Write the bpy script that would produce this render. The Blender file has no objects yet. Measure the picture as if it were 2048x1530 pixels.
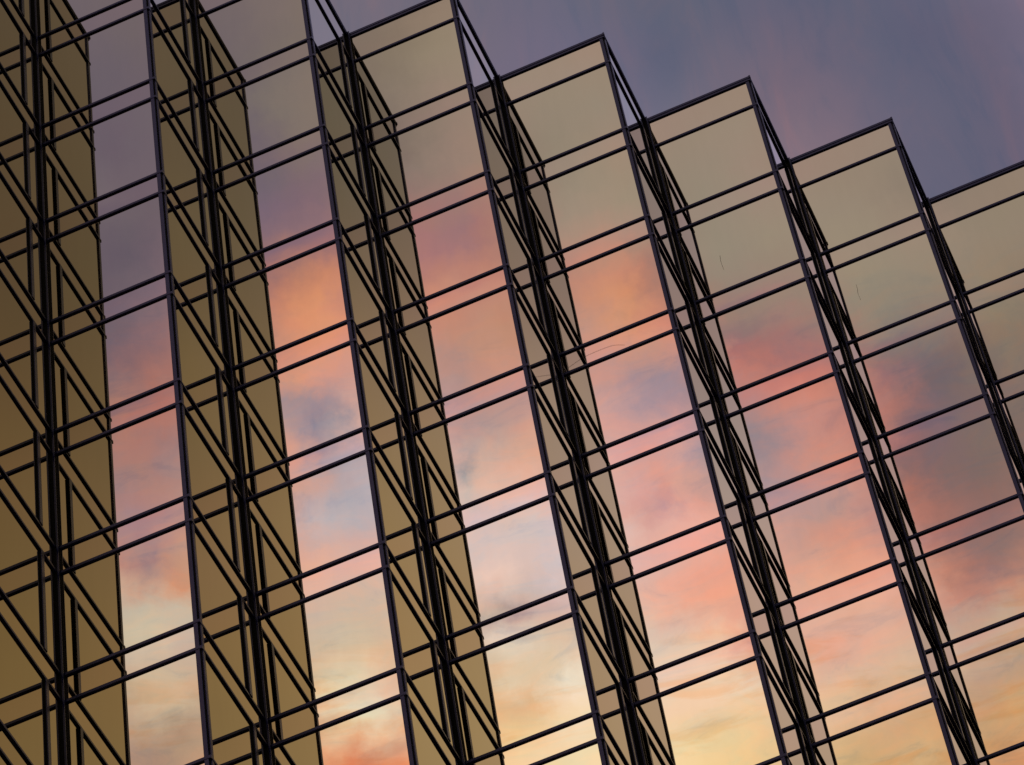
import bpy, bmesh, math, random
from mathutils import Matrix, Vector
random.seed(7)
scene = bpy.context.scene
COL = scene.collection
R = math.radians

# ------------------------------------------------------------------ camera
BAY_W = 3.1                                   # width of one facade bay, metres
BAY_D = 1.0214882 * BAY_W                       # how far each bay steps back
STOREY = 1.2784545 * BAY_W
STRIP = 0.256514 * BAY_W                      # height of the spandrel strip
TOP_STRIP = 0.430174 * BAY_W                  # the strip under the coping
CAM_H = 1.7
ROOF_Z = CAM_H + 27.642699 * BAY_W

cam_data = bpy.data.cameras.new("camera")
cam = bpy.data.objects.new("camera", cam_data)
COL.objects.link(cam)
cam_data.sensor_width = 36.0
cam_data.lens = 7579.26 / 2048 * 36.0
cam_data.clip_start = 0.5
cam_data.clip_end = 5000.0
right = Vector((0.91529513, 0.38462684, -0.11957012))
down = Vector((-0.37227026, 0.6944787, -0.6157225))
fwd = Vector((-0.1537845, 0.6080802, 0.7788381))
m = Matrix((right, -down, -fwd)).transposed().to_4x4()
m.translation = Vector((7.247614 * BAY_W, -15.316774 * BAY_W, CAM_H))
cam.matrix_world = m
scene.camera = cam

# ------------------------------------------------------------------ light
scene.view_settings.view_transform = 'Standard'
scene.view_settings.look = 'None'
scene.view_settings.exposure = 0.0
scene.view_settings.gamma = 1.0
scene.cycles.max_bounces = 12
scene.cycles.glossy_bounces = 10
scene.cycles.sample_clamp_indirect = 4.0
scene.cycles.use_denoising = False

SUN_EL, SUN_AZ = 3.0, -12.0                   # just above the horizon, behind the camera
sun_data = bpy.data.lights.new("sun", 'SUN')
sun_data.energy = 0.25
sun_data.angle = R(12)
sun_data.color = (1.0, 0.72, 0.5)
sun = bpy.data.objects.new("sun", sun_data)
COL.objects.link(sun)
to_sun = Vector((math.sin(R(SUN_AZ)) * math.cos(R(SUN_EL)), -math.cos(R(SUN_AZ)) * math.cos(R(SUN_EL)), math.sin(R(SUN_EL))))
sun.rotation_euler = to_sun.to_track_quat('Z', 'Y').to_euler()

# ------------------------------------------------------------------ sunset sky (world, by azimuth and elevation)
# radiance tables x 250, rows from low to high elevation, columns along the azimuth
SUNSET_AZ=(-28.0,1.5); SUNSET_EL=(43.0,58.3)
SUNSET=[
"190 114 97 192 114 96 194 114 95 196 114 95 199 114 94 202 114 92 205 114 91 209 115 90 213 115 89 217 116 88 222 116 87 228 118 86 234 119 86 240 121 85 246 124 86 253 127 87 259 131 89 266 137 93 272 144 98 278 152 104 284 161 111 289 172 119 295 183 129 299 195 139 303 207 149 307 219 158 310 229 167 313 238 175 315 246 181 316 252 185 317 256 187 316 258 187 315 259 185 313 257 182 310 254 177 306 249 171 301 242 164 296 235 157 290 227 150 284 219 144 279 212 139 275 205 135 271 200 132 267 194 130 264 189 127 260 182 124 256 176 121 254 170 118 252 167 117 251 166 117 249 165 118 247 165 119 244 164 120 241 164 122 238 163 124 235 162 126 232 161 128 229 161 129 226 160 131 223 159 133 221 159 135 218 159 137 216 158 140",
"187 114 99 189 114 98 191 114 98 193 114 97 195 113 96 198 113 94 201 113 93 205 113 92 209 114 90 214 114 89 219 114 87 225 115 86 231 116 85 238 118 84 245 120 84 252 123 85 259 127 87 266 132 90 273 139 95 280 147 101 286 158 110 292 170 119 297 183 131 302 197 142 307 211 155 311 224 166 314 237 177 317 247 186 319 256 193 321 263 198 322 267 200 321 270 200 320 270 198 318 268 193 315 263 187 311 257 180 305 249 171 298 239 162 291 229 154 283 220 146 277 211 140 272 205 136 269 200 134 266 195 132 262 189 130 257 181 126 253 173 121 250 166 118 250 163 116 249 163 116 248 163 118 245 164 119 242 163 121 239 163 123 236 162 125 232 161 127 229 160 129 226 159 131 223 158 133 221 158 135 218 157 137 216 157 139 213 157 141",
"184 114 102 186 114 101 188 114 100 190 114 99 192 113 98 194 113 97 197 113 95 201 113 94 205 112 92 210 113 90 215 113 89 221 113 87 228 114 85 236 115 84 243 116 83 251 119 83 259 122 84 267 127 87 274 133 91 281 142 98 288 153 107 294 167 119 300 182 132 305 199 146 310 215 161 314 231 175 318 245 188 321 258 199 324 267 208 325 274 213 326 279 216 327 282 215 326 282 212 324 279 206 321 274 199 316 266 189 309 256 179 301 244 169 292 232 158 282 219 148 274 209 140 269 202 136 267 199 136 266 198 137 263 193 136 255 182 129 246 169 121 243 160 116 247 158 115 248 161 117 246 164 119 243 164 121 240 163 123 236 162 125 233 161 127 230 159 129 226 158 130 223 157 132 220 156 134 217 155 136 215 155 138 213 155 140 210 155 143",
"182 114 105 183 114 104 185 114 103 186 114 102 188 114 101 191 113 100 193 113 98 196 112 97 200 112 95 205 112 93 211 112 91 217 112 88 225 112 86 233 113 84 242 113 82 250 115 81 259 117 81 267 120 83 275 126 87 283 135 94 290 147 104 296 162 117 302 180 133 308 200 150 313 220 168 318 239 185 322 255 201 325 269 214 328 279 224 330 287 230 331 292 233 332 294 232 331 294 227 330 291 221 327 285 212 322 276 201 315 265 189 306 250 176 294 234 163 280 218 150 268 203 139 263 196 135 264 196 138 268 201 144 267 200 145 255 185 134 240 168 122 231 156 115 243 161 116 247 166 119 244 167 121 240 165 124 236 163 126 233 161 128 229 159 129 226 158 130 223 156 132 219 155 133 217 154 135 214 153 137 211 153 139 209 153 141 207 153 144",
"179 116 108 181 116 108 182 115 107 183 115 106 185 115 105 187 114 104 189 113 102 191 113 100 195 112 98 200 112 96 205 112 94 213 112 91 221 112 88 230 112 85 240 112 82 250 111 80 259 112 78 268 114 79 277 119 82 284 127 89 291 139 99 298 157 114 305 178 132 311 202 153 317 226 175 321 248 196 325 267 215 329 281 230 331 292 242 334 299 250 335 304 252 337 306 250 337 306 244 336 303 236 333 297 226 328 287 213 322 274 200 313 258 188 300 240 174 282 219 157 262 197 138 256 188 133 259 189 139 264 193 144 267 196 145 255 182 133 239 168 126 233 164 122 243 174 122 246 176 124 238 169 126 234 166 129 231 163 131 228 160 132 225 158 132 222 155 132 218 153 133 215 152 134 212 151 136 210 150 138 207 150 140 206 150 142 204 150 145",
"177 117 112 178 117 112 180 117 111 181 117 111 182 116 110 183 115 108 184 114 107 186 114 105 189 113 103 193 113 101 199 113 99 207 114 96 217 114 93 227 113 89 238 112 84 249 110 80 260 109 77 270 109 75 279 111 77 286 117 83 293 130 94 300 149 110 307 174 132 313 203 156 320 232 182 325 259 206 328 280 229 331 294 247 334 305 261 337 311 270 339 314 271 340 315 267 341 315 260 341 314 253 338 307 240 333 296 225 328 282 212 323 267 203 312 250 193 294 231 178 276 213 163 268 202 156 263 192 153 258 181 145 260 183 141 251 176 136 229 160 135 216 152 131 221 161 130 221 163 131 222 163 135 225 164 138 226 162 137 223 158 136 220 155 135 217 152 134 213 150 134 210 148 135 207 147 136 205 146 138 203 146 140 201 147 143 200 147 146",
"175 119 116 177 119 116 178 120 116 178 119 116 179 119 115 180 118 114 180 117 112 181 115 110 183 114 108 186 114 107 192 115 105 201 117 103 212 118 100 224 118 95 236 116 89 249 113 83 262 110 78 273 107 75 282 106 75 288 109 79 294 119 88 300 140 106 308 170 131 315 205 160 322 240 189 328 271 216 331 293 240 332 306 260 336 314 276 339 320 289 341 321 288 342 319 279 342 316 272 341 313 263 337 304 249 331 291 233 328 281 224 327 271 221 320 259 217 305 245 210 296 237 206 288 227 200 277 212 190 271 204 179 264 202 180 250 193 178 227 173 169 208 156 159 200 153 155 195 150 150 212 164 154 221 165 151 222 161 145 219 155 140 215 151 136 210 147 134 207 145 134 203 143 134 201 142 136 199 142 138 197 142 140 196 143 143 196 144 146",
"174 121 120 175 122 121 176 123 122 177 123 122 177 122 121 177 122 121 177 120 119 177 118 117 176 116 115 178 116 113 184 118 112 194 123 113 206 126 111 220 126 106 234 124 99 249 120 91 264 116 83 278 114 80 288 112 81 292 109 83 295 115 89 301 134 106 309 172 137 316 209 165 324 246 193 331 282 222 333 301 241 332 304 254 337 313 273 342 322 287 345 323 285 344 318 286 339 309 281 334 296 268 330 286 258 325 279 250 323 277 249 325 278 251 318 263 242 303 243 234 289 227 231 284 218 224 281 217 224 277 215 218 270 217 218 256 211 216 238 197 205 225 188 198 211 178 190 216 189 195 227 186 183 227 169 161 221 157 147 214 149 139 208 144 135 203 141 133 199 139 132 196 137 133 194 137 134 192 137 137 191 138 139 191 139 143 191 140 146",
"173 124 125 175 125 126 176 127 128 177 127 128 177 128 129 177 127 128 176 126 127 175 123 125 172 120 122 170 117 120 173 121 120 185 131 124 201 139 126 216 139 121 232 137 114 249 135 106 267 133 98 283 133 94 301 154 119 292 128 101 310 171 139 308 168 142 310 192 161 314 215 174 319 239 187 325 262 202 321 261 196 318 258 204 332 297 266 344 328 304 348 328 300 343 320 305 337 307 302 333 293 298 332 289 293 333 290 294 329 293 301 320 296 313 310 263 277 298 225 236 287 199 213 284 192 207 287 197 214 284 202 216 273 200 212 253 191 203 223 179 203 210 165 189 212 160 178 217 172 187 239 165 165 229 152 148 214 143 139 204 137 134 197 134 131 192 132 129 189 131 129 187 131 130 185 131 132 185 132 135 184 133 138 185 134 142 185 136 146",
"173 127 130 175 129 132 176 131 134 178 133 136 179 134 137 179 135 138 179 134 138 178 133 136 174 129 134 168 123 129 165 122 123 173 134 128 192 149 140 209 150 136 229 153 133 249 157 131 270 165 134 292 185 151 314 237 209 303 187 149 329 263 245 312 231 212 308 222 198 307 222 188 308 225 180 308 221 168 302 219 173 299 222 180 329 300 301 348 341 378 346 340 357 338 321 334 332 305 322 333 295 315 337 294 312 342 299 312 340 293 303 322 254 270 307 212 228 298 197 213 292 187 204 292 185 201 295 190 207 292 194 212 278 191 211 256 177 199 229 155 179 218 124 139 210 110 121 204 116 128 215 117 122 202 121 125 192 122 125 186 121 124 182 121 124 179 121 124 177 122 125 176 123 127 176 124 129 176 126 133 177 128 136 178 130 140 179 132 145",
"173 130 135 175 133 137 177 136 140 180 139 143 181 142 146 183 144 148 185 146 150 186 148 151 188 149 151 192 151 151 190 153 150 156 122 120 176 139 136 205 158 150 227 168 154 247 179 158 268 197 170 292 235 204 316 306 285 323 333 329 321 317 325 307 262 262 300 235 221 297 227 203 294 226 193 294 233 199 310 282 279 298 257 245 312 282 287 342 341 379 334 323 356 324 304 333 316 290 323 312 282 317 322 278 308 338 279 295 342 262 269 324 206 215 307 170 180 302 183 198 301 202 222 299 199 215 300 195 207 299 196 210 286 188 211 265 173 200 241 144 158 217 114 120 176 93 107 135 86 115 133 89 116 151 97 114 160 102 114 162 106 115 163 108 116 164 111 118 164 113 120 165 115 123 166 117 126 167 120 130 169 122 134 171 125 139 173 127 143",
"173 133 139 176 136 143 179 141 147 182 145 151 185 150 155 188 155 160 192 159 164 195 164 167 201 170 171 213 182 179 231 204 198 230 203 196 214 181 177 218 179 174 229 184 177 243 193 182 257 206 191 269 225 206 281 255 243 293 281 278 297 267 265 293 236 230 288 230 222 286 230 219 285 234 222 285 242 231 297 265 263 298 266 261 298 264 263 306 275 291 308 271 294 308 269 300 304 262 299 295 253 295 310 243 276 328 231 251 334 214 224 327 191 201 315 177 189 303 180 193 294 186 198 291 184 192 294 180 185 295 176 182 289 172 182 271 158 168 224 129 142 179 100 114 145 85 105 114 79 106 107 80 107 122 83 105 135 88 105 141 93 106 145 97 109 148 101 112 151 104 115 153 108 118 156 111 122 158 114 127 161 117 131 164 120 136 166 123 142",
"173 134 142 176 139 147 180 144 152 184 150 158 189 157 164 193 164 170 198 172 177 204 180 184 209 188 188 215 194 192 235 210 206 243 213 210 233 199 200 229 193 197 232 195 197 239 201 202 245 209 211 249 220 226 254 234 245 263 246 254 271 245 247 272 235 235 272 229 231 273 231 235 274 240 248 281 262 280 297 291 325 303 286 317 286 257 277 276 238 259 283 239 265 297 243 277 311 237 272 326 224 251 328 211 232 330 194 205 334 184 189 335 185 187 324 183 187 297 175 188 274 170 188 267 165 179 276 158 165 281 152 156 258 148 164 222 135 163 189 112 137 156 90 112 133 80 101 113 75 100 106 74 98 116 75 95 121 79 96 126 84 99 130 89 102 134 93 106 138 97 110 142 101 114 146 105 119 150 109 124 153 112 129 157 115 134 160 119 140",
"172 135 144 176 140 150 181 146 155 186 153 162 192 161 170 198 171 179 204 182 189 211 193 200 220 206 210 233 218 218 243 222 222 236 205 212 228 196 210 229 200 213 234 201 213 239 204 215 242 209 223 242 216 234 243 223 244 246 228 248 246 227 244 249 224 240 259 226 242 264 227 246 260 226 249 239 213 242 193 170 210 172 144 193 218 196 246 240 203 257 269 230 289 290 237 294 308 229 275 322 215 247 326 201 226 325 189 208 328 180 194 330 176 187 313 171 186 279 166 188 246 158 187 230 150 179 231 143 165 236 138 157 222 133 161 197 120 156 182 103 128 168 87 102 135 76 94 108 71 94 99 69 92 103 70 89 106 73 91 111 78 94 117 82 98 122 87 102 127 92 106 132 96 111 137 100 116 141 104 121 146 108 126 150 111 132 154 115 138",
"171 134 145 175 140 151 181 146 157 187 153 164 193 162 173 200 173 183 207 185 196 214 200 211 222 215 227 236 230 238 247 236 243 233 220 238 222 218 244 228 209 229 236 202 217 244 202 217 247 206 226 243 210 241 239 214 252 245 218 251 246 219 249 251 220 249 261 224 253 269 227 259 271 228 264 272 225 265 275 229 283 273 246 309 236 222 301 248 233 329 275 258 362 285 248 335 294 234 300 301 218 268 306 206 247 316 201 238 324 195 225 325 188 211 302 178 202 257 163 198 214 149 192 195 141 186 191 138 179 199 135 171 211 131 165 199 118 148 171 95 115 152 78 91 118 70 91 88 67 94 82 67 93 85 69 90 92 71 90 99 74 92 106 79 95 112 83 99 118 88 103 124 92 108 129 96 113 134 101 119 139 104 124 144 108 130 148 112 136",
"168 132 144 173 137 150 179 143 155 186 150 162 193 158 170 201 168 180 209 180 192 216 194 210 215 210 232 213 212 236 216 216 241 223 219 245 226 218 239 236 193 200 243 190 197 253 194 204 264 201 214 275 211 228 276 217 241 271 216 244 268 216 248 272 219 253 277 224 262 280 231 276 285 240 292 295 252 312 306 269 338 292 265 343 261 244 331 254 246 352 262 253 366 273 246 344 279 232 311 277 219 286 269 193 250 287 197 252 306 197 242 304 187 219 277 177 211 227 157 208 190 144 207 185 139 198 198 141 191 217 139 175 236 136 160 228 124 143 157 91 114 106 69 97 91 65 96 80 66 99 80 68 96 85 71 91 88 71 89 92 73 91 99 77 93 105 81 97 111 85 101 117 90 106 123 94 111 128 98 117 133 102 122 138 106 128 143 109 134",
"164 128 142 169 132 147 175 137 152 182 143 157 190 150 163 198 157 170 208 164 176 220 171 181 233 175 183 227 160 167 206 141 154 250 138 120 231 136 120 236 152 144 244 168 171 256 179 189 273 189 201 296 198 206 300 206 221 284 207 238 290 205 236 298 212 246 288 222 268 284 233 290 282 242 310 276 247 327 269 250 338 267 250 340 256 244 338 251 245 352 255 244 354 266 234 329 273 216 288 272 189 240 242 157 211 221 141 208 280 169 208 261 159 194 225 153 197 185 141 200 160 131 199 176 129 186 216 131 164 236 130 150 232 124 140 211 111 127 160 88 113 110 69 102 90 65 101 82 65 103 80 67 99 82 70 94 86 73 91 90 75 91 95 78 92 101 81 95 106 84 99 112 88 104 118 92 109 123 96 115 128 100 121 133 104 127 138 107 133",
"159 122 139 164 126 143 169 130 147 176 134 151 183 138 155 190 142 157 199 144 158 209 141 152 214 129 136 172 105 133 140 97 140 197 121 132 211 136 139 222 145 148 235 157 166 247 168 186 256 178 205 259 186 226 256 198 255 242 204 274 239 196 265 258 200 262 271 217 283 280 233 303 281 244 320 269 246 332 257 240 334 270 245 328 267 250 339 267 249 346 270 242 341 272 224 305 270 205 271 259 186 250 261 172 232 268 150 183 279 168 197 233 156 197 181 139 190 147 125 186 132 114 179 159 117 172 201 123 161 225 124 149 223 116 137 203 103 124 173 90 112 138 78 103 99 67 102 75 63 103 73 64 99 78 68 95 85 75 93 91 79 93 94 79 92 98 81 94 103 85 98 109 88 103 114 92 108 119 96 114 125 99 120 130 103 126 134 106 132",
"153 116 135 157 119 138 162 122 141 167 125 144 172 127 146 177 128 148 182 127 148 184 124 146 178 119 146 163 115 152 154 109 155 180 122 157 201 134 154 212 140 157 224 150 169 235 161 188 240 173 214 236 189 253 226 211 302 204 208 313 190 201 311 214 201 298 248 216 302 277 234 311 294 249 321 274 249 322 234 231 302 290 233 276 303 232 273 299 223 264 293 215 259 282 206 255 275 194 245 269 183 233 260 168 219 274 162 197 256 167 216 190 146 221 149 133 204 130 120 186 125 109 172 157 115 168 198 123 164 223 123 152 224 115 138 206 105 127 178 92 114 147 81 105 100 68 101 69 61 98 68 61 97 74 64 93 84 74 92 92 83 93 93 80 90 97 82 93 102 86 97 107 89 102 112 93 108 117 96 114 122 99 120 127 102 126 131 105 132",
"146 110 130 149 112 132 153 114 135 157 115 137 160 116 138 163 116 140 164 115 141 162 112 144 156 109 150 148 106 158 150 105 154 159 109 152 178 120 153 196 131 158 212 142 168 227 154 183 238 166 202 238 176 228 223 186 259 196 189 284 181 189 296 198 198 304 236 213 306 274 229 307 306 242 306 297 232 289 145 152 224 257 206 245 279 203 234 287 196 210 285 190 201 279 187 213 269 179 219 255 168 218 238 158 214 225 153 211 246 158 210 201 143 207 149 131 203 138 120 184 145 114 170 173 114 156 215 116 140 231 114 130 215 109 124 191 101 119 159 88 113 124 74 110 95 70 106 77 68 105 75 68 101 80 69 94 88 77 93 95 85 93 96 86 92 98 86 94 102 88 98 106 91 103 111 94 108 116 97 114 120 100 120 125 103 126 129 105 132",
"138 104 125 141 105 127 143 106 128 146 106 130 149 106 131 151 106 132 151 105 134 148 103 136 142 100 139 141 98 137 161 102 131 166 107 133 167 113 144 181 123 153 200 134 162 221 146 172 241 158 181 253 166 191 234 169 211 195 170 244 176 174 272 192 190 295 231 204 294 263 212 285 279 212 273 258 196 251 203 172 231 236 190 231 240 183 219 261 180 200 272 178 192 263 171 197 253 166 204 239 160 211 206 148 213 164 133 215 153 127 212 143 122 204 131 114 191 158 111 165 183 106 140 191 100 124 196 95 114 198 94 110 192 94 111 179 93 111 140 90 111 104 85 110 92 83 111 88 81 110 90 82 108 100 86 106 106 94 103 105 97 99 101 92 96 100 90 97 103 92 101 107 94 105 111 96 110 115 99 115 119 101 120 123 104 126 127 106 132",
"129 97 121 131 98 122 134 98 123 136 98 123 138 98 124 140 97 124 142 97 125 142 96 125 141 95 126 142 94 124 157 97 119 149 97 130 147 103 140 164 113 148 185 125 156 206 137 165 230 150 171 259 161 172 239 158 190 171 149 225 177 160 237 212 177 257 247 193 260 257 192 253 253 184 238 236 168 219 209 153 206 185 148 202 195 150 198 216 153 193 227 153 190 235 154 189 235 153 190 226 149 191 199 139 194 160 126 198 136 118 198 151 119 189 177 119 171 193 108 142 206 95 113 189 87 106 155 80 110 151 80 111 152 83 111 146 88 112 129 98 116 112 104 120 101 100 117 99 96 115 102 95 113 107 96 111 111 100 109 110 102 106 107 98 103 105 96 102 107 97 105 110 98 108 112 99 112 116 101 116 119 103 121 122 105 127 126 107 133",
"121 91 116 122 91 117 124 91 117 125 91 117 127 90 117 130 90 116 134 90 115 141 90 114 150 91 112 155 92 113 148 90 115 129 89 125 136 94 132 155 105 139 170 116 149 182 127 162 189 136 176 186 142 191 151 130 205 105 108 199 138 132 211 248 180 224 263 184 226 251 176 221 233 163 210 211 146 195 193 135 183 192 136 179 202 140 178 207 141 181 208 140 182 217 142 179 222 143 176 222 141 173 215 138 171 203 134 168 197 129 164 221 131 156 247 132 143 198 105 127 146 77 111 140 78 108 135 80 112 136 84 115 133 88 116 128 94 117 122 104 118 115 110 120 111 109 120 110 107 119 112 107 117 114 107 115 115 106 114 115 105 112 112 103 109 111 102 109 111 102 110 112 101 111 114 102 113 116 103 117 119 104 122 122 106 128 125 108 133",
"112 85 112 113 85 112 114 84 112 115 84 112 116 83 111 118 82 110 122 82 108 130 83 106 144 85 101 156 87 98 153 84 101 159 85 101 159 90 111 158 98 125 162 108 139 165 117 155 158 125 175 139 127 195 145 124 188 141 122 196 168 131 195 223 155 201 245 164 200 238 159 195 218 149 188 193 138 180 182 132 172 200 134 163 221 140 158 222 140 159 219 139 162 215 136 159 214 137 161 217 139 161 232 141 153 251 142 138 262 139 127 250 128 127 226 117 125 176 103 121 129 92 119 124 89 116 134 94 117 139 98 119 131 101 119 128 107 120 125 112 121 122 116 122 120 115 122 119 114 121 121 113 121 122 112 119 121 110 118 118 107 115 115 105 112 114 105 111 114 104 111 114 104 111 115 104 114 117 105 118 119 106 123 122 107 129 124 109 134",
"104 80 108 104 79 108 104 78 108 104 77 107 104 76 106 104 75 105 104 74 104 105 73 103 106 72 103 108 73 104 127 74 97 150 76 90 154 83 99 155 91 114 159 101 128 166 111 141 177 121 152 212 134 151 270 147 141 269 150 157 241 147 173 236 147 176 239 149 175 232 146 172 214 138 166 189 130 160 176 124 154 201 130 147 223 135 140 222 131 130 218 127 124 212 127 134 207 128 141 208 131 144 232 135 135 258 140 121 257 135 112 225 115 111 190 103 113 155 101 114 128 101 115 121 101 118 126 104 120 128 106 120 123 107 120 123 110 120 129 118 123 130 121 125 126 118 124 125 116 123 126 114 122 129 113 122 122 109 117 114 105 112 113 104 110 113 104 109 113 104 108 114 105 110 115 105 114 117 106 119 119 107 124 121 108 130 124 110 135",
"96 75 105 95 74 104 94 73 104 93 72 103 92 70 102 90 68 102 87 66 101 83 64 101 76 61 101 74 59 101 94 64 99 114 70 98 128 77 102 141 85 110 153 94 119 169 104 126 192 114 130 221 125 131 250 135 130 281 144 126 283 147 132 267 146 147 252 142 152 236 136 150 223 130 145 213 126 139 207 125 134 209 126 132 214 128 130 212 126 122 210 122 118 205 120 121 201 118 125 206 118 124 229 124 119 256 132 111 253 127 102 198 102 101 158 93 105 138 100 114 122 108 121 119 111 123 121 111 123 123 112 122 124 112 121 125 113 122 128 117 124 128 119 125 126 117 124 124 114 122 123 111 120 121 108 118 114 104 112 109 102 109 110 103 108 111 103 108 113 104 107 114 105 110 115 106 115 117 107 120 119 108 125 121 109 131 123 110 136",
"89 71 102 88 70 101 86 68 101 84 67 100 81 65 99 78 63 98 74 61 98 70 58 98 65 56 98 67 56 99 79 60 101 96 66 104 111 73 107 126 79 110 143 87 113 163 95 116 188 105 117 220 115 115 254 127 113 281 138 110 287 142 113 273 135 121 250 129 129 233 124 131 224 120 128 224 118 122 227 119 118 214 117 121 211 120 125 211 119 122 208 116 118 197 114 118 189 112 120 191 110 120 211 116 118 238 122 114 234 117 109 189 100 104 152 93 107 133 105 117 124 115 125 120 116 125 121 115 125 124 116 125 127 119 125 127 117 125 125 116 125 124 115 124 123 113 122 121 110 119 117 106 116 111 101 112 109 100 110 109 101 109 110 102 109 111 103 109 113 104 110 114 105 113 115 106 117 117 107 121 119 108 126 121 110 132 123 111 138",
"83 67 99 81 66 99 79 64 98 76 63 97 74 61 96 70 59 96 67 57 95 63 55 95 62 55 95 63 55 96 71 59 100 81 64 105 95 69 108 110 74 109 127 80 110 146 86 109 170 92 108 202 101 103 238 113 99 269 128 100 284 134 100 242 119 114 224 113 120 214 110 120 204 105 118 194 100 114 185 96 111 186 99 114 194 101 112 193 101 108 188 103 111 179 107 115 170 111 121 169 115 125 183 118 125 196 120 123 190 119 122 162 114 122 139 110 121 127 110 121 120 112 121 119 114 123 122 115 125 125 116 125 129 116 126 129 115 125 126 113 122 123 111 120 122 110 118 120 108 117 117 106 115 114 104 113 112 103 112 111 103 111 111 103 111 112 104 112 113 105 113 114 106 116 116 107 119 117 108 123 119 109 128 120 110 133 122 111 139",
"77 64 97 75 63 96 73 61 96 71 60 95 68 58 94 65 56 93 62 55 93 60 54 92 60 53 92 63 54 93 66 57 97 71 61 103 82 65 107 96 69 107 109 72 107 123 76 107 138 79 105 156 83 100 186 92 95 214 105 95 228 109 95 232 110 101 207 103 110 190 98 114 178 93 115 164 87 116 153 83 118 147 83 120 143 83 119 151 84 108 158 90 106 159 101 113 153 110 122 149 119 130 154 122 131 161 122 130 158 122 130 146 121 132 132 117 128 124 113 123 120 112 121 120 113 122 123 114 124 127 114 125 131 113 126 131 111 124 127 109 119 123 108 116 122 108 116 120 108 116 119 108 116 118 108 116 116 106 115 114 105 114 113 105 114 113 105 114 114 106 116 115 106 118 116 107 121 117 108 125 118 109 130 120 110 134 122 111 139",
"73 62 95 71 60 94 69 59 94 67 58 93 64 56 92 62 55 92 60 53 91 58 52 90 57 51 89 58 51 90 60 53 92 67 57 97 77 61 102 85 64 104 93 66 105 99 67 106 104 69 107 107 70 107 121 75 105 140 82 102 132 78 106 140 79 108 156 86 109 157 86 111 154 85 112 151 83 113 148 82 115 136 81 117 129 79 117 147 82 109 157 90 106 150 99 112 141 109 120 133 117 127 135 120 130 139 121 129 139 122 128 134 122 126 129 118 125 124 114 122 122 112 121 122 112 122 124 113 124 127 114 125 129 114 126 129 112 123 126 110 119 124 108 116 122 108 115 121 108 116 120 108 116 119 108 116 118 108 116 116 107 116 115 106 116 115 106 117 115 106 118 115 107 120 116 107 123 117 108 127 118 109 131 119 110 135 121 111 140",
"69 60 93 68 58 93 66 57 92 64 56 92 62 55 91 60 54 91 58 53 90 57 51 89 56 50 88 54 48 87 53 48 87 61 52 92 72 58 98 77 60 101 80 61 103 82 62 106 83 62 109 85 64 113 91 66 114 98 68 112 101 70 113 109 73 114 120 76 111 127 79 109 131 81 108 136 83 107 142 86 106 135 86 110 131 87 113 146 91 110 153 96 108 144 101 111 133 107 116 124 111 120 124 115 123 129 118 124 132 119 124 133 118 122 131 116 121 127 113 121 124 111 120 124 112 121 125 113 122 126 114 124 127 115 125 127 113 122 125 111 119 124 109 117 122 109 116 121 108 116 120 108 116 119 108 116 118 108 116 117 107 117 116 107 117 115 107 118 115 107 120 115 107 122 116 108 125 117 108 128 118 109 132 119 110 136 120 111 140",
"67 58 92 65 57 92 63 56 91 62 55 91 60 54 90 59 53 90 58 53 90 58 52 89 58 52 89 57 51 89 56 51 88 60 52 90 65 55 93 69 57 97 70 58 100 71 58 104 71 58 108 72 59 111 75 60 113 80 61 110 83 62 108 91 66 109 99 71 108 106 74 106 110 78 105 113 83 105 117 88 108 122 92 111 128 96 114 139 101 114 146 104 111 137 104 112 125 105 112 117 106 114 118 110 117 123 114 120 130 116 121 137 116 121 134 114 121 130 113 121 127 111 120 125 112 120 125 112 120 125 113 120 125 113 119 125 112 118 124 111 117 123 110 116 122 109 116 121 108 116 120 108 116 119 108 116 118 108 117 117 107 117 116 107 118 115 107 119 115 107 121 115 107 123 116 108 126 116 108 129 117 109 132 118 109 136 119 110 140",
"64 57 91 63 56 91 62 55 91 60 54 90 59 53 90 58 53 90 58 53 90 59 53 90 61 55 91 64 58 93 63 56 92 62 54 90 63 55 91 64 55 94 64 55 97 64 55 100 64 56 102 65 57 104 68 59 104 75 61 102 80 63 102 83 65 105 88 69 104 92 72 101 95 76 99 97 81 99 103 89 105 112 94 109 120 98 114 128 103 116 133 105 115 130 105 114 121 105 113 115 105 113 116 109 116 121 112 120 125 114 122 128 115 124 129 114 123 128 113 121 127 111 120 126 111 119 125 111 118 124 112 117 124 111 116 123 111 115 123 110 115 122 109 115 121 109 115 120 108 115 119 108 116 118 108 116 117 107 117 116 107 118 115 107 119 115 107 120 115 107 122 115 107 124 115 107 126 115 108 129 116 108 132 117 109 135 117 109 139",
"63 56 90 61 55 90 60 54 90 59 54 90 58 53 89 58 53 89 58 52 89 58 53 90 59 53 90 59 53 90 59 52 89 60 53 90 61 54 91 61 54 93 61 54 95 61 54 96 61 55 97 62 56 97 67 60 96 76 65 96 83 70 97 83 71 101 85 72 99 86 73 96 87 74 92 87 75 89 94 82 94 105 91 104 117 97 111 127 102 115 129 105 116 127 107 117 123 108 117 121 109 118 120 111 119 121 112 120 123 114 122 123 115 124 125 114 123 126 113 121 126 112 119 125 111 118 124 111 117 124 111 116 123 110 115 122 110 114 121 109 114 120 109 114 119 108 115 119 108 115 118 107 115 117 107 116 116 107 117 115 107 118 115 106 119 114 106 120 114 106 122 114 107 124 114 107 126 114 107 129 115 107 132 115 108 135 116 108 138",
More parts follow.
